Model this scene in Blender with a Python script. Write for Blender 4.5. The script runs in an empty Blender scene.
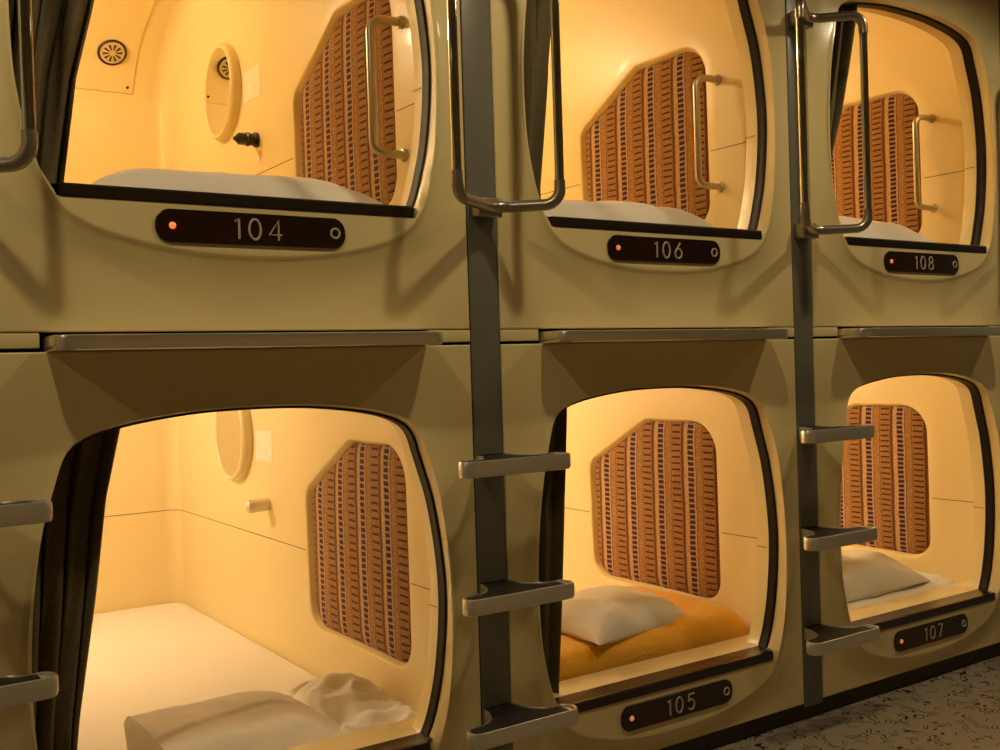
import bpy, bmesh, math, random
from mathutils import Vector, Matrix, noise
PI = math.pi
C = bpy.context.scene.collection
W = 1.2            # pitch of the capsule columns
H = 1.288           # pitch of the two tiers
ZF = -0.018        # floor level

# ------------------------------------------------------------------ helpers
def tag(o, label=None, cat=None, group=None, kind=None):
    if label: o['label'] = label
    if cat: o['category'] = cat
    if group: o['group'] = group
    if kind: o['kind'] = kind
    return o

def empty(name, loc, label, cat, group=None):
    o = bpy.data.objects.new(name, None)
    o.empty_display_size = 0.1
    C.objects.link(o)
    o.location = loc
    return tag(o, label, cat, group)

class MB:
    """collects geometry for ONE mesh object"""
    def __init__(s): s.v = []; s.f = []
    def add(s, vs, fs):
        b = len(s.v); s.v += [tuple(p) for p in vs]
        s.f += [tuple(b + i for i in f) for f in fs]
        return s
    def loft(s, rings, closed=True, cap0=False, cap1=False):
        n = len(rings[0]); vs = [p for r in rings for p in r]; fs = []
        for i in range(len(rings) - 1):
            for j in range(n if closed else n - 1):
                k = (j + 1) % n
                fs.append((i*n + j, i*n + k, (i+1)*n + k, (i+1)*n + j))
        if cap0: fs.append(tuple(range(n - 1, -1, -1)))
        if cap1: fs.append(tuple((len(rings)-1)*n + j for j in range(n)))
        return s.add(vs, fs)
    def box(s, x0, x1, y0, y1, z0, z1, b=0.0):
        if b <= 0:
            vs = [(x, y, z) for z in (z0, z1) for (x, y) in ((x0, y0), (x1, y0), (x1, y1), (x0, y1))]
            return s.add(vs, [(3, 2, 1, 0), (4, 5, 6, 7), (0, 1, 5, 4), (1, 2, 6, 5), (2, 3, 7, 6), (3, 0, 4, 7)])
        bm = bmesh.new(); bmesh.ops.create_cube(bm, size=1)
        for v in bm.verts:
            v.co = ((x0+x1)/2 + v.co.x*(x1-x0), (y0+y1)/2 + v.co.y*(y1-y0), (z0+z1)/2 + v.co.z*(z1-z0))
        bmesh.ops.bevel(bm, geom=bm.edges[:], offset=b, segments=3, affect='EDGES', profile=0.5)
        bm.verts.index_update()
        vs = [v.co[:] for v in bm.verts]; fs = [[v.index for v in f.verts] for f in bm.faces]
        bm.free()
        return s.add(vs, fs)
    def tube(s, path, r, n=14, closed=False, cap=True):
        P = [Vector(p) for p in path]; m = len(P); rings = []
        R = r if isinstance(r, (list, tuple)) else [r]*m
        T = []
        for i in range(m):
            if closed: t = P[(i+1) % m] - P[i-1]
            else: t = P[min(i+1, m-1)] - P[max(i-1, 0)]
            T.append(t.normalized())
        up = Vector((0, 0, 1)) if abs(T[0].z) < .9 else Vector((0, 1, 0))
        N = (up - T[0]*up.dot(T[0])).normalized()
        for i in range(m):
            if i:
                q = T[i-1].rotation_difference(T[i]); N = q @ N
            N = (N - T[i]*N.dot(T[i])).normalized()
            B = T[i].cross(N)
            rings.append([P[i] + (N*math.cos(a) + B*math.sin(a))*R[i] for a in [2*PI*k/n for k in range(n)]])
        if closed: rings.append(rings[0])
        return s.loft(rings, True, cap and not closed, cap and not closed)
    def lathe(s, prof, origin, axis, n=32):
        """prof: list of (radius, distance along axis)"""
        a = Vector(axis).normalized(); o = Vector(origin)
        u = a.orthogonal().normalized(); w = a.cross(u)
        rings = [[o + a*h + (u*math.cos(t) + w*math.sin(t))*max(r, 1e-5) for t in [2*PI*k/n for k in range(n)]] for r, h in prof]
        return s.loft(rings, True, True, True)
    def prism(s, poly, f0, f1, b=0.0):
        """poly: 2-D outline; f0, f1 map (a,b) to the two end faces"""
        return s.loft([[f0(p) for p in poly], [f1(p) for p in poly]], True, True, True)
    def build(s, name, mat, parent=None, smooth=True, ang=35, label=None):
        me = bpy.data.meshes.new(name)
        me.from_pydata(s.v, [], s.f)
        bm = bmesh.new(); bm.from_mesh(me)
        bmesh.ops.remove_doubles(bm, verts=bm.verts[:], dist=1e-6)
        bmesh.ops.recalc_face_normals(bm, faces=bm.faces[:])
        bm.to_mesh(me); bm.free()
        if smooth:
            for p in me.polygons: p.use_smooth = True
            me.set_sharp_from_angle(angle=math.radians(ang))
        me.materials.append(mat)
        o = bpy.data.objects.new(name, me); C.objects.link(o)
        if parent is not None: o.parent = parent
        if label: o['label'] = label
        return o

def rpoly(pts, n=8):
    """rounded polygon: pts = (a, b, radius)"""
    out = []; m = len(pts)
    for i in range(m):
        p = Vector(pts[i][:2]); q = Vector(pts[i-1][:2]); r = Vector(pts[(i+1) % m][:2]); rad = pts[i][2]
        if rad <= 0: out.append(tuple(p)); continue
        d1 = (q-p).normalized(); d2 = (r-p).normalized()
        ang = d1.angle(d2); t = rad/math.tan(ang/2)
        t = min(t, (q-p).length*.49, (r-p).length*.49); rad = t*math.tan(ang/2)
        c = p + (d1+d2).normalized()*(rad/math.sin(ang/2))
        a0 = p + d1*t - c; a1 = p + d2*t - c
        s0 = math.atan2(a0.y, a0.x); s1 = math.atan2(a1.y, a1.x)
        dd = (s1-s0+PI) % (2*PI) - PI
        for k in range(n+1):
            a = s0 + dd*k/n; out.append((c.x + rad*math.cos(a), c.y + rad*math.sin(a)))
    return out

def rayhit(poly, c, th):
    """distance from c along angle th to a star-shaped polygon"""
    dx, dy = math.cos(th), math.sin(th); best = None; m = len(poly)
    for i in range(m):
        ax, ay = poly[i][0]-c[0], poly[i][1]-c[1]; bx, by = poly[(i+1) % m][0]-c[0], poly[(i+1) % m][1]-c[1]
        ex, ey = bx-ax, by-ay; den = dx*ey - dy*ex
        if abs(den) < 1e-12: continue
        t = (ax*ey - ay*ex)/den; u = (ax*dy - ay*dx)/den
        if t > 0 and -1e-6 <= u <= 1+1e-6:
            if best is None or t > best: best = t
    return best

def sstep(a, b, x):
    t = max(0, min(1, (x-a)/(b-a))); return t*t*(3-2*t)

# ------------------------------------------------------------------ materials
def newmat(name):
    m = bpy.data.materials.new(name); m.use_nodes = True
    nt = m.node_tree; return m, nt, nt.nodes['Principled BSDF']

def plain(name, col, rough=.5, metal=0., coat=0., bump=None, sheen=0., spec=None, var=None):
    m, nt, b = newmat(name)
    b.inputs['Base Color'].default_value = (*col, 1); b.inputs['Roughness'].default_value = rough
    b.inputs['Metallic'].default_value = metal; b.inputs['Coat Weight'].default_value = coat
    b.inputs['Coat Roughness'].default_value = .035
    if sheen: b.inputs['Sheen Weight'].default_value = sheen; b.inputs['Sheen Roughness'].default_value = .5
    if spec is not None: b.inputs['Specular IOR Level'].default_value = spec
    tc = nt.nodes.new('ShaderNodeTexCoord')
    if var:                                             # gentle uneven colour of the material itself
        sc, amt = var
        n = nt.nodes.new('ShaderNodeTexNoise'); n.inputs['Scale'].default_value = sc; n.inputs['Detail'].default_value = 4
        nt.links.new(tc.outputs['Object'], n.inputs['Vector'])
        r = nt.nodes.new('ShaderNodeMapRange'); r.inputs['To Min'].default_value = 1-amt; r.inputs['To Max'].default_value = 1+amt
        nt.links.new(n.outputs['Fac'], r.inputs['Value'])
        mx = nt.nodes.new('ShaderNodeVectorMath'); mx.operation = 'SCALE'; mx.inputs[0].default_value = col
        nt.links.new(r.outputs['Result'], mx.inputs['Scale']); nt.links.new(mx.outputs['Vector'], b.inputs['Base Color'])
    if bump:
        sc, st, de = bump
        n = nt.nodes.new('ShaderNodeTexNoise'); n.inputs['Scale'].default_value = sc; n.inputs['Detail'].default_value = de
        nt.links.new(tc.outputs['Object'], n.inputs['Vector'])
        bp = nt.nodes.new('ShaderNodeBump'); bp.inputs['Strength'].default_value = st; bp.inputs['Distance'].default_value = .01
        nt.links.new(n.outputs['Fac'], bp.inputs['Height']); nt.links.new(bp.outputs['Normal'], b.inputs['Normal'])
    return m

CREAM = (.80, .665, .33)
M = {}
M['shell'] = plain('cream_gelcoat', CREAM, .30, coat=.28, bump=(5, .06, 1), var=(3, .03))
M['liner'] = plain('cream_interior_plastic', (.83, .69, .37), .36, coat=.05, bump=(7, .05, 1))
M['trim'] = plain('cream_trim', CREAM, .3)
M['kick'] = plain('brown_base_strip', (.050, .041, .026), .6)
M['rubber'] = plain('dark_brown_rubber', (.011, .007, .006), .42, bump=(60, .05, 2), spec=.15)
M['sill'] = plain('dark_sill_strip', (.020, .012, .009), .28, coat=.1)
M['chrome'] = plain('polished_steel_tube', (.72, .73, .75), .06, 1.)
M['steel'] = plain('cast_satin_steel', (.72, .68, .59), .36, .75, bump=(90, .05, 2))
M['cast'] = plain('cast_dull_bracket', (.40, .36, .29), .30, .9, bump=(90, .05, 2))
M['satin'] = plain('brushed_steel', (.80, .74, .60), .26, .85, bump=(40, .04, 2))
M['handle'] = plain('satin_nickel_handle', (.52, .47, .36), .32, 1.)
M['post'] = plain('grey_painted_steel', (.165, .158, .122), .36, 0., bump=(30, .04, 2), var=(14, .08))
M['dark'] = plain('black_void', (.010, .008, .005), .8)
M['tread'] = plain('black_ribbed_rubber', (.014, .012, .010), .6, bump=(120, .2, 2))
M['plate'] = plain('dark_brown_enamel_plate', (.020, .0065, .004), .22, coat=.3)
M['digit'] = plain('engraved_pale_lettering', (.52, .45, .33), .45)
M['white'] = plain('white_cotton_sheet', (.86, .84, .80), .85, sheen=.15, bump=(220, .10, 2))
M['pillow'] = plain('white_pillow_cotton', (.82, .80, .75), .85, sheen=.15, bump=(200, .10, 2))
M['blanket'] = plain('mustard_wool_blanket', (.90, .46, .016), .95, sheen=.3, bump=(160, .55, 4), var=(45, .12))
M['curtain'] = plain('dark_brown_curtain', (.15, .115, .052), .9, sheen=.1, bump=(240, .5, 3), var=(130, .35))
M['mirror'] = plain('mirror_glass', (.80, .80, .78), .02, 1.)
M['seam'] = plain('dark_joint_line', (.10, .065, .022), .7)
M['black'] = plain('black_plastic', (.012, .008, .006), .3)
M['vent'] = plain('ventilator_cream_plastic', (.62, .52, .30), .4)
M['ventring'] = plain('ventilator_dark_ring', (.035, .017, .008), .35)
M['ventslot'] = plain('ventilator_slot_dark', (.05, .022, .008), .6)
M['peg'] = plain('satin_metal_peg', (.74, .68, .55), .3, .5)
M['ceil'] = plain('ceiling_paint', (.30, .25, .17), .8)
M['wall'] = plain('corridor_wall_paint', (.34, .29, .19), .5)

def glow(name, col, st):
    m, nt, b = newmat(name)
    b.inputs['Base Color'].default_value = (.5, .3, .2, 1)
    b.inputs['Emission Color'].default_value = (*col, 1); b.inputs['Emission Strength'].default_value = st
    b.inputs['Roughness'].default_value = .25
    return m
M['led'] = glow('orange_indicator', (1, .17, .03), 1.0)
M['ledpale'] = glow('pale_orange_indicator', (1, .22, .07), .55)
M['lens'] = glow('lamp_diffuser', (1, .80, .60), 5.)
M['spotlens'] = glow('ceiling_lamp_lens', (1, .78, .45), 6.)

def card_mat():
    m, nt, b = newmat('translucent_notice_sticker')
    tc = nt.nodes.new('ShaderNodeTexCoord')
    mp = nt.nodes.new('ShaderNodeMapping'); mp.inputs['Scale'].default_value = (1, 1, 1)
    nt.links.new(tc.outputs['Object'], mp.inputs['Vector'])
    v = nt.nodes.new('ShaderNodeTexVoronoi'); v.inputs['Scale'].default_value = 42
    nt.links.new(mp.outputs['Vector'], v.inputs['Vector'])
    r = nt.nodes.new('ShaderNodeValToRGB')
    r.color_ramp.elements[0].color = (.56, .44, .36, 1); r.color_ramp.elements[0].position = .10
    r.color_ramp.elements[1].color = (.90, .82, .70, 1); r.color_ramp.elements[1].position = .2
    nt.links.new(v.outputs['Distance'], r.inputs['Fac']); nt.links.new(r.outputs['Color'], b.inputs['Base Color'])
    b.inputs['Roughness'].default_value = .3
    return m
M['card'] = card_mat()

def math_node(nt, op, a, b=None, c=None):
    n = nt.nodes.new('ShaderNodeMath'); n.operation = op
    for i, x in enumerate((a, b, c)):
        if x is None: continue
        if isinstance(x, (int, float)): n.inputs[i].default_value = x
        else: nt.links.new(x, n.inputs[i])
    return n.outputs[0]

def mix_col(nt, f, a, b):
    n = nt.nodes.new('ShaderNodeMix'); n.data_type = 'RGBA'
    for k, x in ((0, f), (6, a), (7, b)):
        if isinstance(x, tuple): n.inputs[k].default_value = (*x, 1)
        elif isinstance(x, (int, float)): n.inputs[k].default_value = x
        else: nt.links.new(x, n.inputs[k])
    return n.outputs[2]

def fabric_mat():
    """woven stripes: dashed plum columns, ladder columns, beaded gold columns, running up the wall"""
    m, nt, b = newmat('striped_woven_upholstery')
    tc = nt.nodes.new('ShaderNodeTexCoord'); sp = nt.nodes.new('ShaderNodeSeparateXYZ')
    nt.links.new(tc.outputs['Object'], sp.inputs[0])
    ns = nt.nodes.new('ShaderNodeTexNoise'); ns.inputs['Scale'].default_value = 9; ns.inputs['Detail'].default_value = 2
    nt.links.new(tc.outputs['Object'], ns.inputs['Vector'])
    wob = math_node(nt, 'MULTIPLY', math_node(nt, 'SUBTRACT', ns.outputs['Fac'], .5), .010)
    y = math_node(nt, 'ADD', sp.outputs['Y'], wob); z = math_node(nt, 'ADD', sp.outputs['Z'], wob)
    # u runs left to right as seen from the corridor (towards the opening)
    u = math_node(nt, 'FRACT', math_node(nt, 'DIVIDE', math_node(nt, 'SUBTRACT', 3.075, y), .153))
    def ramp(stops):
        r = nt.nodes.new('ShaderNodeValToRGB'); r.color_ramp.interpolation = 'CONSTANT'
        e = r.color_ramp.elements
        while len(e) > 1: e.remove(e[-1])
        e[0].position = stops[0][0]; e[0].color = (*stops[0][1], 1)
        for p, c in stops[1:]:
            k = e.new(p); k.color = (*c, 1)
        nt.links.new(u, r.inputs['Fac']); return r.outputs['Color']
    plum = (.045, .010, .016); pink = (.52, .32, .21); gold = (.36, .178, .050); dgold = (.22, .092, .024)
    red = (.13, .026, .012); pale = (.54, .34, .15)
    base = ramp([(0, plum), (.095, pink), (.145, red), (.165, gold), (.35, dgold), (.375, gold), (.69, dgold),
                 (.715, red), (.76, dgold), (.795, pale), (.90, pink), (.915, plum)])
    k0, k1 = (0, 0, 0), (1, 1, 1)
    mdash = ramp([(0, k1), (.095, k0), (.915, k1)])
    mrung = ramp([(0, k0), (.40, k1), (.675, k0)])
    mbead = ramp([(0, k0), (.165, k1), (.35, k0), (.795, k1), (.90, k0)])
    dash = math_node(nt, 'GREATER_THAN', math_node(nt, 'FRACT', math_node(nt, 'DIVIDE', z, .0185)), .66)
    rung = math_node(nt, 'GREATER_THAN', math_node(nt, 'FRACT', math_node(nt, 'DIVIDE', z, .0225)), .70)
    v = nt.nodes.new('ShaderNodeTexVoronoi'); v.inputs['Scale'].default_value = 150
    nt.links.new(tc.outputs['Object'], v.inputs['Vector'])
    bead = math_node(nt, 'LESS_THAN', v.outputs['Distance'], .34)
    c = mix_col(nt, math_node(nt, 'MULTIPLY', dash, mdash), base, (.42, .25, .18))
    c = mix_col(nt, math_node(nt, 'MULTIPLY', rung, mrung), c, (.075, .018, .008))
    c = mix_col(nt, math_node(nt, 'MULTIPLY', math_node(nt, 'MULTIPLY', bead, mbead), .6), c, (.62, .40, .16))
    n2 = nt.nodes.new('ShaderNodeTexNoise'); n2.inputs['Scale'].default_value = 240; n2.inputs['Detail'].default_value = 2
    nt.links.new(tc.outputs['Object'], n2.inputs['Vector'])
    mr = nt.nodes.new('ShaderNodeMapRange'); mr.inputs['From Min'].default_value = .3; mr.inputs['From Max'].default_value = .7
    mr.inputs['To Min'].default_value = .6; mr.inputs['To Max'].default_value = 1.25
    nt.links.new(n2.outputs['Fac'], mr.inputs['Value'])
    vm = nt.nodes.new('ShaderNodeVectorMath'); vm.operation = 'SCALE'
    nt.links.new(c, vm.inputs[0]); nt.links.new(mr.outputs['Result'], vm.inputs['Scale'])
    nt.links.new(vm.outputs['Vector'], b.inputs['Base Color'])
    b.inputs['Roughness'].default_value = .9; b.inputs['Sheen Weight'].default_value = .1
    bp = nt.nodes.new('ShaderNodeBump'); bp.inputs['Strength'].default_value = .5; bp.inputs['Distance'].default_value = .004
    nt.links.new(v.outputs['Distance'], bp.inputs['Height']); nt.links.new(bp.outputs['Normal'], b.inputs['Normal'])
    return m
M['fabric'] = fabric_mat()

def floor_mat():
    """short dark squiggles scattered over beige-grey flooring"""
    m, nt, b = newmat('squiggle_flooring')
    tc = nt.nodes.new('ShaderNodeTexCoord')
    n1 = nt.nodes.new('ShaderNodeTexNoise'); n1.inputs['Scale'].default_value = 17; n1.inputs['Detail'].default_value = .4
    nt.links.new(tc.outputs['Object'], n1.inputs['Vector'])
    n2 = nt.nodes.new('ShaderNodeTexNoise'); n2.inputs['Scale'].default_value = 24; n2.inputs['Detail'].default_value = 0
    mp = nt.nodes.new('ShaderNodeMapping'); mp.inputs['Location'].default_value = (3.1, 7.7, 1.3)
    nt.links.new(tc.outputs['Object'], mp.inputs['Vector']); nt.links.new(mp.outputs['Vector'], n2.inputs['Vector'])
    def band(c, w): return math_node(nt, 'LESS_THAN', math_node(nt, 'ABSOLUTE', math_node(nt, 'SUBTRACT', n1.outputs['Fac'], c)), w)
    bands = math_node(nt, 'MAXIMUM', band(.50, .016), math_node(nt, 'MAXIMUM', band(.39, .018), band(.61, .018)))
    msk = math_node(nt, 'GREATER_THAN', n2.outputs['Fac'], .52)
    lines = math_node(nt, 'MULTIPLY', bands, msk)
    n3 = nt.nodes.new('ShaderNodeTexNoise'); n3.inputs['Scale'].default_value = 90; n3.inputs['Detail'].default_value = 3
    nt.links.new(tc.outputs['Object'], n3.inputs['Vector'])
    base = mix_col(nt, n3.outputs['Fac'], (.235, .197, .142), (.355, .305, .228))
    c = mix_col(nt, lines, base, (.018, .014, .010))
    nt.links.new(c, b.inputs['Base Color']); b.inputs['Roughness'].default_value = .55
    return m
M['floor'] = floor_mat()

# ------------------------------------------------------------------ the setting
def struct(name, mb, mat, **k):
    o = mb.build(name, mat, **k); o['kind'] = 'structure'; return o
struct('floor', MB().box(-5, 7, -3.2, .06, ZF-.1, ZF), M['floor'], smooth=False)
struct('ceiling', MB().box(-5, 7, -3.2, .0, 2.72, 2.80), M['ceil'], smooth=False)
struct('wall_opposite', MB().box(-5, 7, -3.3, -3.2, ZF, 2.72), M['wall'], smooth=False)
struct('baseboard_front', MB().box(-1.8, 3.0, .022, .05, ZF, .12), M['kick'], smooth=False)
struct('wall_left', MB().box(-5, -1.262, .0, .06, ZF, 2.72), M['trim'], smooth=False)
struct('wall_right', MB().box(2.462, 7, .0, .06, ZF, 2.72), M['trim'], smooth=False)
struct('wall_back', MB().box(-1.8, 3.0, 2.50, 2.56, ZF, 2.80), M['dark'], smooth=False)

# ------------------------------------------------------------------ outlines (x, z) of the capsule front
half = [(.12, 1.052), (.23, 1.040), (.305, 1.026), (.352, 1.010), (.380, .992), (.398, .967), (.410, .930), (.426, .880),
        (.448, .805), (.465, .705), (.475, .600), (.473, .500), (.460, .390), (.443, .315), (.425, .262), (.399, .214)]
OPEN = [(0, 1.055)] + half + [(-x, z) for x, z in reversed(half)]
chalf = [(.13, 1.059), (.242, 1.048), (.318, 1.034), (.364, 1.018), (.391, .999), (.409, .967), (.422, .92), (.442, .84),
         (.459, .73), (.469, .60), (.468, .48), (.460, .375), (.445, .29), (.425, .228), (.385, .172), (.32, .137), (.22, .111), (.11, .096)]
CREASE = [(0, 1.062)] + chalf + [(0, .092)] + [(-x, z) for x, z in reversed(chalf)]
CEN = (0., .60)

def dense(poly, n=4):
    """Catmull-Rom refinement so outlines read as smooth curves"""
    out = []; m = len(poly)
    for i in range(m):
        p0, p1, p2, p3 = (Vector(poly[(i+k) % m]) for k in (-1, 0, 1, 2))
        for k in range(n):
            t = k/n
            out.append(tuple(.5*((2*p1) + (p2-p0)*t + (2*p0-5*p1+4*p2-p3)*t*t + (3*p1-p0-3*p2+p3)*t**3)))
    return out
def dense_open(poly):
    """as dense() but the two sill corners stay sharp"""
    m = len(poly); i0 = poly.index((.399, .214)); i1 = poly.index((-.399, .214))
    ring = poly[i1:] + poly[:i0+1]; out = []
    for i in range(len(ring)-1):
        p1, p2 = Vector(ring[i]), Vector(ring[i+1])
        p0 = Vector(ring[i-1]) if i else p1*2-p2; p3 = Vector(ring[i+2]) if i+2 < len(ring) else p2*2-p1
        for k in range(4):
            t = k/4
            out.append(tuple(.5*((2*p1) + (p2-p0)*t + (2*p0-5*p1+4*p2-p3)*t*t + (3*p1-p0-3*p2+p3)*t**3)))
    out.append(ring[-1]); return out
OPEN = dense_open(OPEN); CREASE = dense(CREASE)
def up(poly, sill=0.): return [(x, z - .022*sstep(.70, 1.05, z) - sill*(1-sstep(.21, .32, z))) for x, z in poly]
def wid(poly): return [(x - (.008*sstep(.24, .45, z)*sstep(1.0, .8, z) if x < 0 else 0), z) for x, z in poly]
OPEN = wid(OPEN); CREASE = wid(CREASE)
OPENS = (OPEN, up(OPEN, .016)); CREASES = (CREASE, up(CREASE))
XW = .547; ZC = 1.40; YB = 2.40; RB = .12; RY = .75; RZ = .45

def shell_mesh(z0, z1):
    tier = 0 if z0 > 0 else 1; OPEN = OPENS[tier]; CREASE = CREASES[tier]; zs = OPEN[-1][1]
    hw = .5545
    rect = [(hw, z0), (hw, z1), (-hw, z1), (-hw, z0)]
    th = [2*PI*k/220 for k in range(220)]
    for p in rect: th.append(math.atan2(p[1]-CEN[1], p[0]-CEN[0]) % (2*PI))
    for s in (1, -1): th.append(math.atan2(zs-CEN[1], s*.399-CEN[0]) % (2*PI))
    th = sorted(th)
    zl = .02 if z0 > 0 else .14
    liner = [(XW+.01, zl), (XW+.01, ZC), (-XW-.01, ZC), (-XW-.01, zl)]
    rings = [[] for _ in range(19)]
    for t in th:
        dx, dz = math.cos(t), math.sin(t)
        R = rayhit(rect, CEN, t); K = rayhit(CREASE, CEN, t); O = rayhit(OPEN, CEN, t); L = rayhit(liner, CEN, t)
        def P(r, y): return (CEN[0]+dx*r, y, CEN[1]+dz*r)
        def Pz(r, y, zmin):
            x, yy, z = P(r, y); return (x, y, max(z, zmin))
        inset = .003/max(abs(dx), abs(dz)); bd = .019*sstep(1.06, .80, CEN[1]+dz*K) + .001
        rings[0].append(P(R, .022)); rings[1].append(P(R, .003)); rings[2].append(P(R-inset, 0.))
        wr = min(.095, (R-inset-K)*.96)
        for q, s in enumerate((1., .82, .64, .46, .30, .16, .06)):
            rings[3+q].append(P(K+wr*s, -bd*.9*(1-s)**1.8))
        rings[10].append(P(K, -bd)); rings[11].append(P(K-.004, -bd-.0006))
        zo = CEN[1]+dz*O; yo = -.0195 + .0395*sstep(.206, .30, zo)
        # the lip turns in towards the opening; under the sill it stays a flat apron
        g = K-O
        rings[12].append(P(O+max(g-.010, g*.5), -bd-.0003)); rings[13].append(P(O+g*.25, -bd + (yo+bd)*.5))
        rings[14].append(P(O, yo))
        rings[15].append(Pz(O, max(yo, .008)+.006, zs)); rings[16].append(Pz(O, .062, zs+.0205)); rings[17].append(Pz(O+.004, .106, zs+.0205))
        rings[18].append(P(L, .110))
    return MB().loft(rings)

def gasket_mesh(tier):
    """rubber band lining sides and top of the opening, ends on the sill"""
    i = [p for p in OPENS[tier]]                # runs from left sill corner over the top to the right sill corner
    rings = [[] for _ in range(7)]
    n = len(i)
    for k, (x, z) in enumerate(i):
        a = Vector(i[max(k-1, 0)]); b = Vector(i[min(k+1, n-1)]); t = (b-a).normalized()
        nrm = Vector((t.y, -t.x))
        if nrm.dot(Vector(CEN)-Vector((x, z))) < 0: nrm = -nrm
        for q, (off, y) in enumerate(((-.003, .0185), (.0015, .0180), (.005, .0215), (.0055, .032), (.004, .039), (.0055, .052), (-.003, .060))):
            zz = z + nrm.y*off; xx = x + nrm.x*off
            rings[q].append((xx, y, zz))
    m = MB(); m.loft(rings, closed=False); m.loft([rings[-1], rings[0]], closed=False)
    return m

def sill_mesh(dz):
    m = MB()
    prof = [(-.0205, .2045), (-.0225, .2075), (-.0225, .2285), (-.020, .232), (-.004, .2325), (.0, .231), (.052, .231), (.056, .228), (.056, .226)]
    rings = []
    for x in (-.394, -.383, .381, .392):
        rings.append([(x*(1.0 if y < .0 else 1.05), y, z+dz) for y, z in prof] + [(x, .05, .2045+dz)])
    m.loft(rings, True, True, True)
    return m

PANEL = rpoly([(1.008, .296, .085), (1.020, .742, .055), (.692, .916, .035), (.345, .916, .115), (.340, .293, .085)], 10)
PC = (.67, .60)

RBX = .06
def profile(zf):
    """side profile of the liner (y, z) with inward normals: floor, back wall, cove, ceiling"""
    P = [(.108, zf, 0, 1), (.60, zf, 0, 1), (1.30, zf, 0, 1), (YB-.06, zf, 0, 1)]
    P += [(YB-.06+.06*math.sin(a), zf+.06-.06*math.cos(a), -math.sin(a), math.cos(a)) for a in [k/6*PI/2 for k in range(1, 7)]]
    P.append((YB, .60, -1, 0))
    for k in range(25):
        p, n = cove(k/24, 0); P.append((p.y, p.z, n.y, n.z))
    P += [(1.0, ZC, 0, -1), (.5, ZC, 0, -1), (.108, ZC, 0, -1)]
    return P
def liner_mesh(zf):
    P = profile(zf); m = MB(); n = 8; rings = []
    def ring(x, d): return [(x, y+ny*d if ny else y, z+nz*d) for y, z, ny, nz in P]
    L = [(XW-RBX+RBX*math.sin(a), RBX*(1-math.cos(a))) for a in [k/n*PI/2 for k in range(n+1)]]
    for x, d in L[::-1]: rings.append(ring(-x, d))
    for x, d in L: rings.append(ring(x, d))
    m.loft(rings, closed=False)
    left = rings[0]; m.add(left, [tuple(range(len(left)))])
    wall = [(y, z) for x, y, z in rings[-1]]
    th = sorted([2*PI*k/160 for k in range(160)] + [math.atan2(p[1]-PC[1], p[0]-PC[0]) % (2*PI) for p in wall])
    R = [[] for _ in range(9)]
    for t in th:
        dy, dz = math.cos(t), math.sin(t)
        a = rayhit(wall, PC, t); h = rayhit(PANEL, PC, t)
        for q, (rr, x) in enumerate(((a, XW), (h+.05, XW), (h+.009, XW), (h+.005, XW+.0008), (h+.002, XW+.003), (h-.001, XW+.008), (h-.005, XW+.017), (h-.009, XW+.024), (h-.012, XW+.0245))):
            R[q].append((x, PC[0]+dy*rr, PC[1]+dz*rr))
    m.loft(R)
    # ledge behind the sill
    m.box(-XW, XW, .056, .165, zf-.01, .2365 - (.016 if zf > .1 else 0))
    return m

def upholstery_mesh():
    R = []
    th = [2*PI*k/120 for k in range(120)]
    for off, x in ((-.003, XW+.03), (-.0070, XW+.0215), (-.010, XW+.0185), (-.020, XW+.0150), (-.05, XW+.0115), (-.15, XW+.0090)):
        R.append([(x, PC[0]+math.cos(t)*(rayhit(PANEL, PC, t)+off), PC[1]+math.sin(t)*(rayhit(PANEL, PC, t)+off)) for t in th])
    R.append([(XW+.008, PC[0]+math.cos(t)*.02, PC[1]+math.sin(t)*.02) for t in th])
    return MB().loft(R, True, True, True)

def seam_strip(path, zs):
    h = .0012
    return MB().loft([[(x, y, zs-h) for x, y in path], [(x, y, zs+h) for x, y in path]], closed=False)
ZS = .541
def seam_front(): return seam_strip([(XW-.0006, .112), (XW-.0006, .325)], ZS)
def seam_back():
    e = .0006
    return seam_strip([(XW-e, 1.03)] + [(XW-e-RBX*(1-math.cos(a)), YB-RBX*(1-math.sin(a))-e) for a in [k/8*PI/2 for k in range(9)]] + [(-.42, YB-e)], ZS)
def seam_reveal():
    xo = .4735 - .0008
    return MB().loft([[(xo, y, ZS-.0082) for y in (.062, .104)], [(xo, y, ZS-.0058) for y in (.062, .104)]], closed=False)

def cove(t, x, off=0.):
    """point on back wall / cove / ceiling; t runs 0..1 along the elliptical cove"""
    b = PI/2*t
    nrm = Vector((0, -RZ*math.cos(b), -RY*math.sin(b))).normalized()
    p = Vector((x, YB-RY*(1-math.cos(b)), ZC-RZ*(1-math.sin(b))))
    return p + nrm*off, nrm

def vent_panel_mesh():
    m = MB(); R = []
    for off in (.0045,):
        for t in [.138 + .862*k/18 for k in range(19)]:
            a, nrm = cove(t, -.36, off); b, _ = cove(t, .402, off); a0, _ = cove(t, -.363, -.001); b0, _ = cove(t, .4055, -.001)
            R.append([a0, a, b, b0])
    m.loft(R, closed=False)
    a, b = R[0][1].copy(), R[0][2].copy()
    m.add([a, b, b+Vector((0, .0055, -.002)), a+Vector((0, .0055, -.002))], [(0, 1, 2, 3)])
    return m

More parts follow.
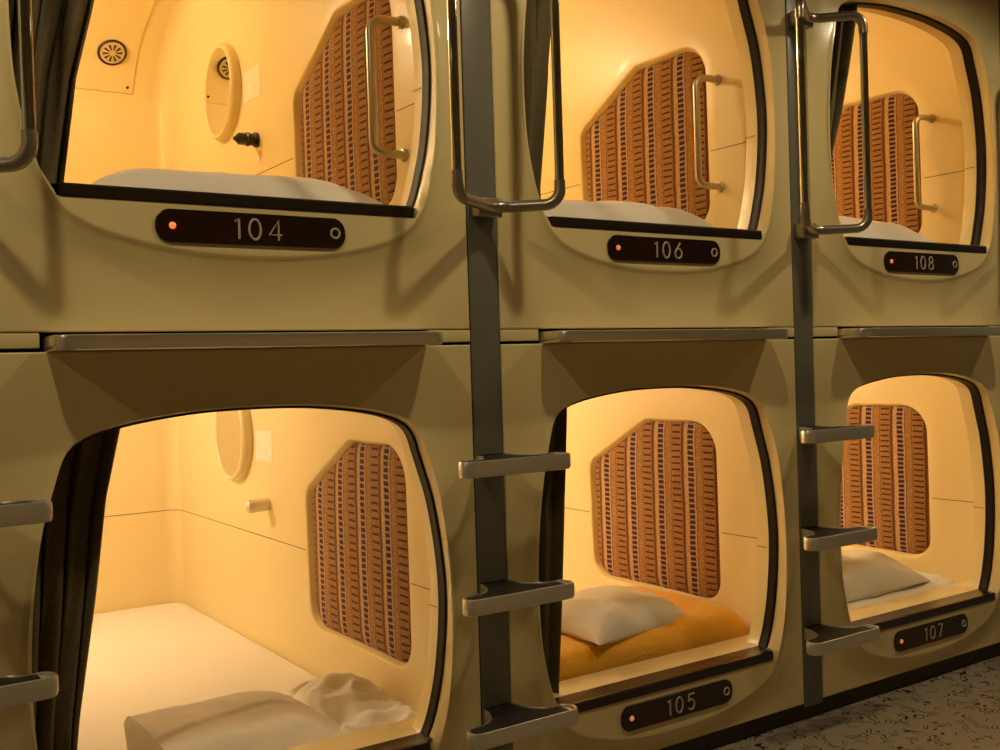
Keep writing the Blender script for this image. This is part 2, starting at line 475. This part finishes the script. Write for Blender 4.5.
def vent_frame():
    p, n = cove(.355, .300, .0045); return p, n
def vent_ring_mesh():
    p, n = vent_frame()
    return MB().lathe([(.059, 0), (.059, .006), (.056, .009), (.051, .009), (.049, .006)], p, n, 40)
def vent_face_mesh():
    p, n = vent_frame()
    return MB().lathe([(.050, .001), (.049, .0075), (.03, .0095), (.0, .010)], p, n, 40)
def vent_slots_mesh():
    p, n = vent_frame(); m = MB()
    u = Vector((1, 0, 0)); w = n.cross(u).normalized()
    for k in range(10):
        a = 2*PI*k/10 + .15
        d = u*math.cos(a) + w*math.sin(a); e = n.cross(d)
        o = p + n*.0105
        q = [o + d*.014 + e*.0022, o + d*.014 - e*.0022, o + d*.038 - e*.0052, o + d*.038 + e*.0052]
        q2 = [x - n*.003 for x in q]
        m.loft([q2, q], True, True, True)
    return m
def screw_mesh():
    p, n = cove(.172, .380, .0045); return MB().lathe([(.006, 0), (.006, .002), (.004, .003), (0, .003)], p, n, 14)

MY, MZ = 1.655, .900; MAX = (-1, .045, .004)
def mirror_mesh():
    return MB().lathe([(.178, -.006), (.1795, .010), (.178, .024), (.174, .031), (.168, .035), (.163, .0348), (.160, .032), (.159, .029)], (XW+.004, MY, MZ), MAX, 64)
def mirror_glass_mesh():
    return MB().lathe([(.1605, .026), (.1605, .0318), (0.002, .0318)], (XW+.004, MY, MZ), MAX, 64)
def peg_mesh(pointed):
    if pointed:
        pr = [(.026, 0), (.026, .012), (.021, .014), (.021, .030), (.0245, .032), (.0245, .040), (.021, .042), (.021, .068), (.014, .076), (.007, .082), (.007, .087), (0, .089)]
    else:
        pr = [(.022, 0), (.023, .004), (.023, .070), (.021, .079), (.013, .085), (0, .087)]
    return MB().lathe(pr, (XW+.001, 1.345, .662), (-1, 0, -.02), 24)
def card_mesh():
    return MB().box(XW-.0012, XW+.001, 1.295, 1.452, .812, .922)
def grab_mesh():
    x0, x1 = XW+.001, XW-.088; y = .285; za, zb = .770, .414; r = .03
    path = [(x0, y, za)]
    for k in range(7):
        a = k/6*PI/2; path.append((x1+r-r*math.sin(a), y+.014*math.sin(a), za-r+r*math.cos(a)))
    for k in range(7):
        a = k/6*PI/2; path.append((x1+r-r*math.cos(a), y+.014*math.cos(a), zb+r-r*math.sin(a)))
    path.append((x0, y, zb))
    return MB().tube(path, .0115, 16)
def flange_mesh(z):
    return MB().lathe([(.0175, -.001), (.0175, .007), (.015, .011), (.0115, .012)], (XW, .285, z), (-1, 0, 0), 24)
def lamp_at(): return cove(.90, -.36)
def lamp_mesh():
    p, n = lamp_at(); return MB().lathe([(.080, -.004), (.080, .010), (.072, .018)], p, n, 32)
def lamp_lens_mesh():
    p, n = lamp_at(); return MB().lathe([(.068, .012), (.062, .03), (.042, .042), (0, .048)], p, n, 32)

# number plates ------------------------------------------------------------
PZL = (.161, .150); PX = -.001
def plate_mesh(PZ):
    m = MB(); out = rpoly([(-.2125+PX, PZ-.0345, .031), (.2125+PX, PZ-.0345, .031), (.2125+PX, PZ+.0345, .031), (-.2125+PX, PZ+.0345, .031)], 10)
    cx, cz = PX, PZ
    def sc(d): return [(cx+(x-cx)*(1-d/.215), z-d*(1 if z > cz else -1)) for x, z in out]
    m.loft([[(x, -.018, z) for x, z in out], [(x, -.0240, z) for x, z in out], [(x, -.0252, z) for x, z in sc(.0012)]], True, True, True)
    return m
def arcpts(cx, cy, rx, ry, a0, a1, n=18):
    return [(cx+rx*math.cos(math.radians(a0+(a1-a0)*k/n)), cy+ry*math.sin(math.radians(a0+(a1-a0)*k/n))) for k in range(n+1)]
DIG = {
    '1': [[(.12, .84), (.34, 1.0), (.34, 0)]],
    '0': [arcpts(.32, .5, .32, .5, 90, 450, 32)],
    '4': [[(.70, .27), (.0, .27), (.52, 1.0), (.52, 0)]],
    '5': [[(.60, 1.0), (.14, 1.0), (.06, .55)] + arcpts(.30, .32, .33, .32, 128, -140, 22)],
    '6': [[(.50, 1.0), (.08, .46)] + arcpts(.32, .31, .31, .31, 150, 510, 30)],
    '7': [[(.0, 1.0), (.62, 1.0), (.20, 0)]],
    '8': [arcpts(.32, .76, .25, .24, -90, 270, 24), arcpts(.32, .27, .32, .27, 90, 450, 28)],
}
def number_mesh(txt, PZ):
    m = MB(); hgt = .0435; s = hgt
    x = -.050 + PX
    for ch in txt:
        for path in DIG[ch]:
            m.tube([(x+a*s*.92, -.0252, PZ-hgt/2+b*s) for a, b in path], .0026, 8)
        x += .036 if ch == '1' else .0455
    return m
def led_mesh(PZ):
    return MB().lathe([(.0075, 0), (.007, .003), (.004, .0052), (0, .006)], (-.178+PX, -.0245, PZ), (0, -1, 0), 20)
def button_mesh(PZ):
    return MB().tube([(.187+PX+.0105*math.cos(a), -.0258, PZ+.0105*math.sin(a)) for a in [2*PI*k/28 for k in range(28)]], .0024, 10, closed=True)

# ------------------------------------------------------------------ the capsules
cache = {}
def part(name, fn, mat, parent, key=None, **kw):
    """first use builds the mesh, later uses share its data"""
    key = key or name
    if key in cache:
        o = cache[key].copy(); C.objects.link(o); o.parent = parent
        for kname in ('label',):
            if kname in o: del o[kname]
        if 'label' in kw: o['label'] = kw['label']
        o.data = cache[key].data
        return o
    o = fn().build(name, mat, parent, **kw); cache[key] = o
    return o

LAMPS = []
def capsule(col, tier, number, label, led, interior):
    x = -.6 + W*col; z = H*tier
    t = empty('sleeping_capsule', (x, 0, z), label, 'capsule', 'capsules stacked in two tiers')
    part('front_shell', (lambda: shell_mesh(-.066, 1.183)) if tier else (lambda: shell_mesh(.04, 1.183)), M['shell'], t, 'shell%d' % tier, ang=28)
    part('opening_gasket', lambda: gasket_mesh(tier), M['rubber'], t, 'gasket%d' % tier)
    part('sill_strip', lambda: sill_mesh(.008-.016*tier), M['sill'], t, 'sill%d' % tier)
    zf = .15 if tier else .03
    part('interior_liner', lambda: liner_mesh(zf), M['liner'], t, 'liner%d' % tier, ang=40)
    part('wall_upholstery', upholstery_mesh, M['fabric'], t, label='striped woven upholstery panel')
    for kk, fn in enumerate((seam_front, seam_back, seam_reveal)): part('joint_line', fn, M['seam'], t, 'joint%d' % kk, smooth=False)
    vp = part('ceiling_panel', vent_panel_mesh, M['liner'], t)
    part('screw', screw_mesh, M['ventslot'], vp)
    v = part('ventilator', vent_ring_mesh, M['ventring'], t)
    part('ventilator_face', vent_face_mesh, M['vent'], v); part('ventilator_slots', vent_slots_mesh, M['ventslot'], v)
    mi = part('round_mirror', mirror_mesh, M['liner'], t, label='round mirror with a thick cream rim')
    part('mirror_glass', mirror_glass_mesh, M['mirror'], mi, smooth=False)
    if interior == 'dark_peg': part('coat_peg', lambda: peg_mesh(True), M['black'], t, 'pegd', label='black coat peg')
    else: part('coat_peg', lambda: peg_mesh(False), M['peg'], t, 'pegl', label='pale satin coat peg')
    part('notice_sticker', card_mesh, M['card'], t, smooth=False)
    if tier:
        g = part('grab_handle', grab_mesh, M['handle'], t, label='satin metal grab handle')
        part('handle_flange', lambda: flange_mesh(.770), M['handle'], g, 'fl1'); part('handle_flange', lambda: flange_mesh(.414), M['handle'], g, 'fl2')
    lp = part('reading_lamp', lamp_mesh, M['trim'], t)
    part('lamp_diffuser', lamp_lens_mesh, M['lens'], lp)
    if number:
        pl = part('number_plate', lambda: plate_mesh(PZL[tier]), M['plate'], t, 'plate%d' % tier, label='dark brown number plate reading ' + number)
        number_mesh(number, PZL[tier]).build('room_number', M['digit'], pl)
        part('indicator_light', lambda: led_mesh(PZL[tier]), M[led], pl, '%s%d' % (led, tier)); part('call_button', lambda: button_mesh(PZL[tier]), M['digit'], pl, 'button%d' % tier)
    pl_, nl_ = lamp_at(); LAMPS.append(Vector((x, 0, z)) + pl_ + nl_*.115)
    return t

capsule(0, 1, '104', 'upper cream sleeping capsule at left with number plate 104 and lit orange indicator', 'led', 'dark_peg')
capsule(1, 1, '106', 'upper cream sleeping capsule in the middle column with number plate 106', 'ledpale', 'dark_peg')
capsule(2, 1, '108', 'upper cream sleeping capsule at right with number plate 108', 'ledpale', 'dark_peg')
capsule(0, 0, None, 'lower cream sleeping capsule at left, directly under 104, white bed inside', 'led', 'light')
capsule(1, 0, '105', 'lower cream sleeping capsule in the middle column with number plate 105', 'ledpale', 'light')
capsule(2, 0, '107', 'lower cream sleeping capsule at right with number plate 107', 'ledpale', 'light')

# cream filler strips between the tiers, either side of each foot rail
k = 0
for col in range(3):
    xc = -.6 + W*col
    for a, b in ((-.5545, -.436), (.436, .5545)):
        k += 1
        struct('trim_%d' % k, MB().box(xc+a, xc+b, 0., .05, 1.1905, 1.2195, .0015), M['trim'])
struct('trim_7', MB().box(-1.8, 3.0, .045, .08, 1.14, 1.27), M['dark'], smooth=False)  # black backing behind the rail gaps, the gap's shade put into its colour
# fascia above the upper tier
for col in range(3):
    xc = -.6 + W*col
    struct('trim_%d' % (8+col), MB().box(xc-.5545, xc+.5545, 0., .05, 2.470, 2.72, .003), M['trim'])

# ------------------------------------------------------------------ foot rails
def rail_mesh():
    out = rpoly([(-.426, .02, 0), (-.426, -.10, .035), (.430, -.10, .035), (.430, .02, 0)], 10)
    m = MB(); z0, z1 = 1.1830, 1.2135; rings = []
    cx, cy = 0, -.04
    def sc(d): return [(x-d*(1 if x > 0 else -1), y+(d if y < 0 else 0)) for x, y in out]
    for d, z in ((.010, z0+.001), (.004, z0), (.001, z0+.002), (0, z0+.007), (0, z1-.007), (.001, z1-.002), (.004, z1), (.010, z1-.001)):
        rings.append([(x, y, z) for x, y in sc(d)])
    return m.loft(rings, True, True, True)
first = None
RL = ['long steel foot rail above the lower left capsule, under plate 104',
      'long steel foot rail between plate 106 and capsule 105',
      'steel foot rail between plate 108 and capsule 107, running out of the picture']
for col in range(3):
    if first is None: o = rail_mesh().build('foot_rail', M['satin']); first = o
    else: o = first.copy(); C.objects.link(o)
    o.location = (-.6+W*col, 0, 0)
    tag(o, RL[col], 'rail', 'steel foot rails between the tiers')

# ------------------------------------------------------------------ ladders
LX = -.0165; LH = .148; LY = -.150      # the treads and the hand rail sit a little left of the post's middle
def step_outline():
    def side(sg):
        tip = LX + sg*LH + (.022 if sg > 0 else 0)
        back = [(sg*.041 + (tip - sg*.030 - sg*.041)*t**1.5, -.002 - .098*(1-(1-t)**2.2)) for t in [k/9 for k in range(10)]]
        c = (tip - sg*.026, LY+.026)
        end = [(c[0] + sg*.026*math.sin(a), c[1] + .026*math.cos(a)) for a in [PI*k/10 for k in range(11)]]
        return back + end
    return side(1) + side(-1)[::-1]
def sc_out(out, s, keep=-.01):
    cx, cy = LX, -.085
    return [(cx+(x-cx)*s, cy+(y-cy)*s if y < keep else y) for x, y in out]
def step_mesh(zc):
    m = MB(); out = step_outline(); R = []
    for q, z in ((.95, zc-.0195), (.985, zc-.0185), (1., zc-.012), (1., zc+.012), (.985, zc+.0185), (.965, zc+.0195), (.945, zc+.0185), (.935, zc+.013)):
        R.append([(x, y, z) for x, y in sc_out(out, q)])
    return m.loft(R, True, True, True)
def pad_mesh(zc):
    out = [(max(min(x, .122), -.150), y) for x, y in sc_out(step_outline(), .90)]
    return MB().loft([[(x, y, zc+.012) for x, y in out], [(x, y, zc+.0165) for x, y in out]], True, True, True)
def hang_mesh(zb, sgn):
    """cast bracket bent in plan: from each tube back to the post; sgn=+1 elbows point up"""
    m = MB(); A = Vector((.012, -.034, zb)); r = .038; n = 8; up_ = Vector((0, 0, sgn)); out = []
    E = [Vector((LX-LH, LY, zb)), Vector((LX+LH, LY, zb))]
    for e in E:
        d = (A-e).normalized()
        arm = [e + up_*.058] + [e + up_*(r-r*math.sin(a)) + d*(r-r*math.cos(a)) for a in [k/n*PI/2 for k in range(n+1)]]
        out.append(arm)
    p0 = A + (E[0]-A).normalized()*.05; p2 = A + (E[1]-A).normalized()*.05
    bend = [p0*(1-t)**2 + A*(2*t*(1-t)) + p2*t*t for t in [k/8 for k in range(9)]]
    path = out[0] + bend + out[1][::-1]
    m.tube(path, [.0136]*2 + [.0142]*(len(path)-4) + [.0136]*2, 16)
    return m
def mount_mesh(zb): return MB().box(-.036, .036, -.042, .002, zb-.024, zb+.024, .006)
ZB, ZT = 1.520, 2.178
def htube_mesh(sx):
    return MB().tube([(LX+sx*LH, LY, ZB+.05), (LX+sx*LH, LY, ZT-.05)], .0116, 18)
LL = ['grey ladder post at the left picture edge, only its handle tube and step ends showing',
      'grey ladder post with steel steps and hand rail between capsules 104 and 106',
      'grey ladder post with steel steps and hand rail between capsules 106 and 108',
      'grey ladder post just past capsule 108 at the right picture edge']
for i in range(4):
    t = empty('capsule_ladder', (-W+W*i, 0, 0), LL[i], 'ladder', 'ladders between the capsule columns')
    part('post', lambda: MB().box(-.0425, .0425, .0, .05, .028, 2.72, .002), M['post'], t)
    for j, zc in enumerate((.260, .571, .890)):
        s = part('step', lambda: step_mesh(zc), M['steel'], t, 'step%d' % j)
        part('step_pad', lambda: pad_mesh(zc), M['tread'], s, 'pad%d' % j)
    for sx in (-1, 1): part('handle_tube', lambda: htube_mesh(sx), M['chrome'], t, 'ht%d' % sx)
    for zb, sg in ((ZB, 1), (ZT, -1)):
        b = part('handle_bracket', lambda: hang_mesh(zb, sg), M['cast'], t, 'hb%d' % sg)
        part('mounting_plate', lambda: mount_mesh(zb), M['cast'], b, 'mp%d' % sg)

# ------------------------------------------------------------------ curtains
def curtain(col, tier, right, label, seed, zt=1.19, zb=.228, y0=.125, x0=-.535):
    """gathered cloth; right = list of (z, x) for its free edge"""
    rnd = random.Random(seed); nz = 40; nx = 120; m = MB()
    ph = [rnd.uniform(0, 6) for _ in range(4)]
    def edge(z):
        if z >= right[0][0]: return right[0][1] + (z-right[0][0])*.10
        for (a, xa), (b, xb) in zip(right, right[1:]):
            if b <= z <= a: return xb + (xa-xb)*(z-b)/(a-b)
        return right[-1][1]
    def pt(i, k, off):
        z = zb + (zt-zb)*i/nz; s = k/nx; xr = edge(z)
        x = x0 + (xr-x0)*s
        g = (z-zb)/(zt-zb)
        y = y0 + .017*math.sin(2*PI*5.2*s + ph[0] + .9*math.sin(3*g+ph[2])) + .009*math.sin(2*PI*9.5*s + ph[1] - 1.3*g) + .010*math.sin(2.3*g+ph[3])
        x += .008*math.sin(2*PI*5.2*s + ph[0] + 1.2)*min(1, (1-s)*8)
        return (x, y+off, z)
    A = [[pt(i, k, 0) for k in range(nx+1)] for i in range(nz+1)]
    B = [[pt(i, k, .004) for k in range(nx+1)] for i in range(nz+1)]
    rings = [a + b[::-1] for a, b in zip(A, B)]
    m.loft(rings, True, True, True)
    t = empty('curtain', (-.6+W*col, 0, H*tier), label, 'curtain', 'dark curtains inside the capsule openings')
    m.build('curtain_cloth', M['curtain'], t, ang=80)
    MB().box(x0, right[0][1]+.02, y0-.02, y0+.03, zt-.004, zt+.012, .003).build('curtain_heading', M['dark'], t)
    return t
curtain(0, 1, [(1.00, -.21), (.631, -.284), (.469, -.325), (.25, -.357)], 'dark brown curtain gathered at the left side of capsule 104', 3)
curtain(0, 0, [(1.02, -.258), (.874, -.293), (.668, -.322), (.426, -.362), (.23, -.385)], 'dark brown curtain at the left side of the lower left capsule beside the bed', 5)
curtain(1, 1, [(1.00, -.250), (.84, -.256), (.60, -.285), (.32, -.326)], 'narrow dark curtain behind the left jamb of capsule 106', 7, y0=.115)
curtain(1, 0, [(.996, -.272), (.755, -.297), (.483, -.320), (.24, -.343)], 'narrow dark curtain behind the left jamb of capsule 105', 9, y0=.115)
curtain(2, 1, [(1.00, -.235), (.93, -.250), (.667, -.315), (.40, -.40)], 'narrow dark curtain behind the left jamb of capsule 108', 11, y0=.075)

# ------------------------------------------------------------------ bedding
def wr(x, y, z, s=1., seed=0.):
    return noise.noise(Vector((x*s+seed, y*s-seed*.7, z*s+seed*.3)))

def mattress(col, label):
    m = MB(); x0, x1, y0, y1, z0, z1 = -XW+.001, XW-.001, .172, YB-.006, .030, .142
    r = .016; out = rpoly([(x0, y0, .04), (x1, y0, .04), (x1, y1, .06), (x0, y1, .06)], 8)
    def sc(d): return [(x-d*(1 if x > 0 else -1), y+d*(1 if y < 1.2 else -1)) for x, y in out]
    R = [[(x, y, z0) for x, y in sc(.01)], [(x, y, z0+.01) for x, y in sc(0)]]
    for k in range(6):
        a = k/5*PI/2; R.append([(x, y, z1-r+r*math.sin(a)) for x, y in sc(r*(1-math.cos(a)))])
    m.loft(R, True, True, True)
    o = m.build('mattress', M['white'], ang=60); o.location = (-.6+W*col, 0, 0)
    return tag(o, label, 'mattress', 'mattresses in the lower capsules')
mattress(0, 'white sheeted mattress filling the floor of the lower left capsule')
mattress(1, 'white sheeted mattress under the mustard blanket in capsule 105')
mattress(2, 'white sheeted mattress under the folded duvet in capsule 107')

def cushion(L, D, T, seed, pinch=.10, flat=.30, px=2.6, nu=56, nv=40, wrink=.010, sag=0.):
    """soft pillow: closed mesh, base at z=0; returns MB (centre at origin)"""
    m = MB()
    def P(u, v, top):
        fu = max(0, 1-abs(u)**px); fv = max(0, 1-abs(v)**px)
        th = T*(fu*fv)**.55
        x = L/2*u*(1-pinch*(1-v*v)*abs(u)); y = D/2*v*(1-pinch*(1-u*u)*abs(v))
        edge = min(1, (fu*fv)*3)
        rad = wr(u*1.2+v*.6, v*.5-u*.2, 0, 2.4, seed)*1.4
        if top: z = flat*T + th*(1-flat) + wrink*edge*(wr(x, y, 0, 9, seed)*1.3 + rad*1.2)
        else: z = flat*T*(1-min(1, fu*fv*2.4))
        z += sag*u
        return (x, y, z)
    g = lambda t: math.sin(t*PI/2) if abs(t) < 1 else t
    us = [g(-1+2*i/nu) for i in range(nu+1)]; vs = [g(-1+2*j/nv) for j in range(nv+1)]
    for top in (1, 0):
        rows = [[P(u, v, top) for v in vs] for u in us]
        m.loft(rows, closed=False)
    return m

def place(o, col, tier, x, y, z, rz=0, rx=0, ry=0):
    o.location = (-.6+W*col+x, y, H*tier+z); o.rotation_euler = (math.radians(rx), math.radians(ry), math.radians(rz))
    return o

# bed at lower left: pillow in a cotton case with a folded-over open end
def cased_pillow():
    """wedge-shaped pillow, high along the back; a flap of the case overlaps it; the left end stands open"""
    L, D, T = .49, .35, .143; m = MB(); nu, nv = 64, 60; R = []
    def top(u, v):                                    # v: -1 front .. +1 back
        q = (.80-v)/1.80
        h = T*(1 - .62*max(0, q)**1.6) if v < .8 else T*(1 - ((v-.8)/.2)**2*.18)
        h *= (1-min(1, max(0, -v))**5)**.5*.96 + .04
        h *= (max(0, 1-max(0, u)**2.6))**.55*.95 + .05
        edge = .30 + .10*u - .16*(u-.1)**2
        flap = .004*sstep(edge-.014, edge, v)
        body = .007*math.exp(-((v+.25)/.35)**2)*(1-u*u)
        return h + (flap + body)*(1-max(0, u)**4) + .006*wr(u*.28, v*.18, 0, 6, 2.)*sstep(-1, -.5, v)*sstep(1., .6, v) + .002*wr(u*.5, v*.3, 0, 22, 4.)
    for i in range(nu+1):
        u = -1 + 2*i/nu; ring = []
        wd = 1 - .10*sstep(.4, 1., u) - .03*sstep(-.7, -1., u)
        vs = [math.sin((-1+2*k/(nv-1))*PI/2) for k in range(nv)]
        for v in vs:
            x = L/2*u + .012*wr(v*.4, u*.2, 0, 5, 5.)*(abs(u) > .9) + .20*(.75-v)*D/2
            ring.append((x, D/2*v*wd, max(.004, top(u, v))))
        for v in vs[::-1]:
            bk = .03*sstep(.8, 1, v)
            ring.append((L/2*u, D/2*v*wd*.97, bk))
        R.append(ring)
    e = R[0]; ym = 0.
    cz = .055
    R = [[(x+.09, y*.55, cz+(z-cz)*.3) for x, y, z in e], [(x+.04, y*.82, cz+(z-cz)*.62) for x, y, z in e], [(x+.003, y*.95, cz+(z-cz)*.86) for x, y, z in e]] + R
    m.loft(R, True, True, True)
    return m
o = cased_pillow().build('pillow', M['pillow'], ang=70)
place(o, 0, 0, .076, .350, .1425, 0)
tag(o, 'white pillow in a creased case with open end, on the lower left bed', 'pillow', 'white pillows')

def crumple(x0, x1, y0, y1, hfun, seed, nx=70, ny=70, zb=0.):
    m = MB()
    top = [[(x0+(x1-x0)*i/nx, y0+(y1-y0)*j/ny) for j in range(ny+1)] for i in range(nx+1)]
    R = []; B = []
    for i in range(nx+1):
        row = []; brow = []
        for j in range(ny+1):
            x, y = top[i][j]; s, t = i/nx, j/ny
            e = min(1, min(s, 1-s)*9)**.6 * min(1, min(t, 1-t)*9)**.6
            row.append((x, y, zb + .003 + e*max(.004, hfun(s, t, x, y)))); brow.append((x, y, zb))
        R.append(row); B.append(brow)
    m.loft(R, closed=False); m.loft(B, closed=False)
    ring = lambda G: [G[i][0] for i in range(nx+1)] + [G[nx][j] for j in range(1, ny+1)] + [G[i][ny] for i in range(nx-1, -1, -1)] + [G[0][j] for j in range(ny-1, 0, -1)]
    m.loft([ring(R), ring(B)])
    return m
def ridged(x, y, s, seed): return 1-abs(wr(x, y, 0, s, seed))*2.0
def h_sheet(s, t, x, y):
    base = .060 + .075*math.exp(-((s-.42)/.40)**2 - ((t-.62)/.30)**2)
    return base + .024*ridged(x+.6*y, y, 7, 3) + .018*ridged(x*.7, y*1.4, 17, 8) - .020
o = crumple(.275, .535, .176, .66, h_sheet, 2).build('duvet', M['white'], ang=80)
place(o, 0, 0, 0, 0, .1405)
tag(o, 'crumpled white duvet between the pillow and the wall of the lower left bed', 'duvet', 'white duvets')

# capsule 105: folded mustard blanket with a pillow on top
def blanket_mesh():
    m = MB(); L, D, T = .87, .58, .168; nu = 70; nv = 64; R = []
    for i in range(nu+1):
        u = -1 + 2*i/nu
        e = max(.04, (1-abs(u)**14))**.5
        ring = []
        for j in range(nv):
            a = 2*PI*j/nv; c, sn = math.cos(a), math.sin(a)
            f = lambda q, p: (abs(q)**p)*(1 if q >= 0 else -1)
            y = D/2*f(c, .42)*(.97+.03*e)
            th = T*(1 + .13*sstep(.1, .9, u))*e
            z = th/2*f(sn, .55)
            # folded layers read as a soft groove at the two ends
            g = math.exp(-((z)/.010)**2)
            x = L/2*u*(1 - .012*g) + .012*wr(y, z, 0, 11, 4.)*abs(u)**6
            y += .010*wr(x, z, 0, 7, 9.)
            zz = th/2 + z
            if sn > 0:
                zz += .010*wr(x, y, 0, 8, 1.5) + .004*wr(x, y, 0, 24, 2.5)
                zz -= .014*math.exp(-((x+.08)/.22)**2-((y+.02)/.13)**2)
                zz += .020*sstep(-.66, -.95, u)*sstep(.3, -.9, y/D*2)     # curled-over corner at the left
            ring.append((x, y, max(zz, 0.0)))
        R.append(ring)
    return m.loft(R, True, True, True)
o = blanket_mesh().build('folded_blanket', M['blanket'], ang=80)
place(o, 1, 0, .100, .472, .1425, 1.0)
tag(o, 'mustard yellow wool blanket folded flat in capsule 105 under a pillow', 'blanket')
o = cushion(.51, .34, .110, 6., pinch=.09, flat=.22, px=3.2, wrink=.006).build('pillow', M['pillow'], ang=80)
place(o, 1, 0, .080, .380, .290, 12, 5, 3)
tag(o, 'white pillow lying on the folded mustard blanket in capsule 105', 'pillow', 'white pillows')

# capsule 107: pillow on a folded white duvet
def duvet_mesh():
    m = MB(); L, D, T = 1.05, .42, .090; nu = 80; nv = 48; R = []
    for i in range(nu+1):
        u = -1 + 2*i/nu; e = max(.05, 1-abs(u)**16)**.5; ring = []
        for j in range(nv):
            a = 2*PI*j/nv; c, sn = math.cos(a), math.sin(a)
            f = lambda q, p: (abs(q)**p)*(1 if q >= 0 else -1)
            y = D/2*f(c, .5); z = T/2*f(sn, .6)*e; x = L/2*u
            zz = T/2*e + z
            if sn > 0: zz += .007*wr(x, y, 0, 9, 3.) + .036*sstep(.5, .85, u)*ridged(x, y, 16, 6)*e - .006
            y += .006*wr(x, z, 0, 12, 7.)
            ring.append((x, y, max(zz, 0.)))
        R.append(ring)
    return m.loft(R, True, True, True)
o = duvet_mesh().build('duvet', M['white'], ang=80)
place(o, 2, 0, .02, .385, .1425, 0)
tag(o, 'white duvet folded flat along the sill of capsule 107', 'duvet', 'white duvets')
o = cushion(.68, .37, .16, 12., pinch=.08, flat=.2, wrink=.012).build('pillow', M['pillow'], ang=80)
place(o, 2, 0, .055, .42, .211, 0, 0, 0)
tag(o, 'white pillow on the folded duvet in capsule 107', 'pillow', 'white pillows')

# upper capsules: pillows showing just above the sills
o = cushion(.85, .40, .182, 21., pinch=.05, flat=.25, px=3.8, wrink=.006).build('pillow', M['pillow'], ang=80)
place(o, 0, 1, .090, .375, .151, -1)
tag(o, 'wide white pillow behind the sill of capsule 104', 'pillow', 'white pillows')
o = cushion(.88, .34, .186, 33., pinch=.10, flat=.30, px=3.4, wrink=.008).build('pillow', M['pillow'], ang=80)
place(o, 1, 1, .105, .345, .151, 2)
tag(o, 'white pillow with a pointed corner behind the sill of capsule 106', 'pillow', 'white pillows')
o = cushion(.90, .36, .195, 45., pinch=.08, flat=.25, px=2.8, wrink=.008).build('pillow', M['pillow'], ang=80)
place(o, 2, 1, .09, .355, .151, 0)
tag(o, 'white pillow behind the sill of capsule 108', 'pillow', 'white pillows')

# ------------------------------------------------------------------ light
def point(loc, e, col, r):
    l = bpy.data.lights.new('reading_lamp_light', 'POINT'); l.energy = e; l.color = col; l.shadow_soft_size = r
    o = bpy.data.objects.new('reading_lamp_light', l); C.objects.link(o); o.location = loc; return o
E_IN = [15, 18, 20, 14.5, 20, 22]
for k, (p, e) in enumerate(zip(LAMPS, E_IN)): point(p, e, (1., .78, .47) if k < 3 else (1., .83, .66), .05)

first = None
for i, x in enumerate((-2.95, -1.35, .25, 1.85, 3.45)):
    if first is None:
        t = empty('ceiling_spotlight', (x, -.80, 2.72), 'round recessed ceiling spotlight over the corridor', 'light', 'ceiling spotlights'); first = t
        a = MB().lathe([(.055, 0), (.055, .01), (.045, .014), (.040, .006)], (0, 0, 0), (0, 0, -1), 32).build('trim_ring', M['steel'], t)
        b = MB().lathe([(.039, .002), (.039, .007), (0, .008)], (0, 0, 0), (0, 0, -1), 32).build('lamp_lens', M['spotlens'], t)
        kids = (a, b)
    else:
        t = first.copy(); C.objects.link(t); t.location = (x, -.80, 2.72)
        for q in kids:
            c = q.copy(); C.objects.link(c); c.parent = t
    l = bpy.data.lights.new('spotlight_beam', 'SPOT'); l.energy = 29; l.color = (1, .79, .48); l.shadow_soft_size = .045
    l.spot_size = math.radians(150); l.spot_blend = .5
    o = bpy.data.objects.new('spotlight_beam', l); C.objects.link(o); o.location = (x, -.80, 2.69)

w = bpy.data.worlds.new('corridor_ambience'); bpy.context.scene.world = w; w.use_nodes = True
bg = w.node_tree.nodes['Background']; bg.inputs['Color'].default_value = (1, .8, .5, 1); bg.inputs['Strength'].default_value = .09

# ------------------------------------------------------------------ camera
cam = bpy.data.cameras.new('camera'); co = bpy.data.objects.new('camera', cam); C.objects.link(co)
cam.sensor_width = 36; cam.sensor_fit = 'HORIZONTAL'; cam.lens = 1040.495/1000*36; cam.clip_start = .01
yaw, pitch, roll = math.radians(55.8129), math.radians(-.5802), math.radians(-1.7296)
d = Vector((math.cos(yaw)*math.cos(pitch), math.sin(yaw)*math.cos(pitch), math.sin(pitch)))
r = Vector((math.sin(yaw), -math.cos(yaw), 0)); u = r.cross(d)
r2 = r*math.cos(roll) + u*math.sin(roll); u2 = -r*math.sin(roll) + u*math.cos(roll)
co.matrix_world = Matrix(((r2.x, u2.x, -d.x, -1.4332), (r2.y, u2.y, -d.y, -2.1683), (r2.z, u2.z, -d.z, 1.1322), (0, 0, 0, 1)))
sc = bpy.context.scene
sc.camera = co
sc.view_settings.view_transform = 'Standard'; sc.view_settings.look = 'None'
sc.view_settings.exposure = 0.0; sc.view_settings.gamma = 1.0; sc.view_settings.use_curve_mapping = False
sc.cycles.max_bounces = 12; sc.cycles.diffuse_bounces = 6; sc.cycles.glossy_bounces = 5
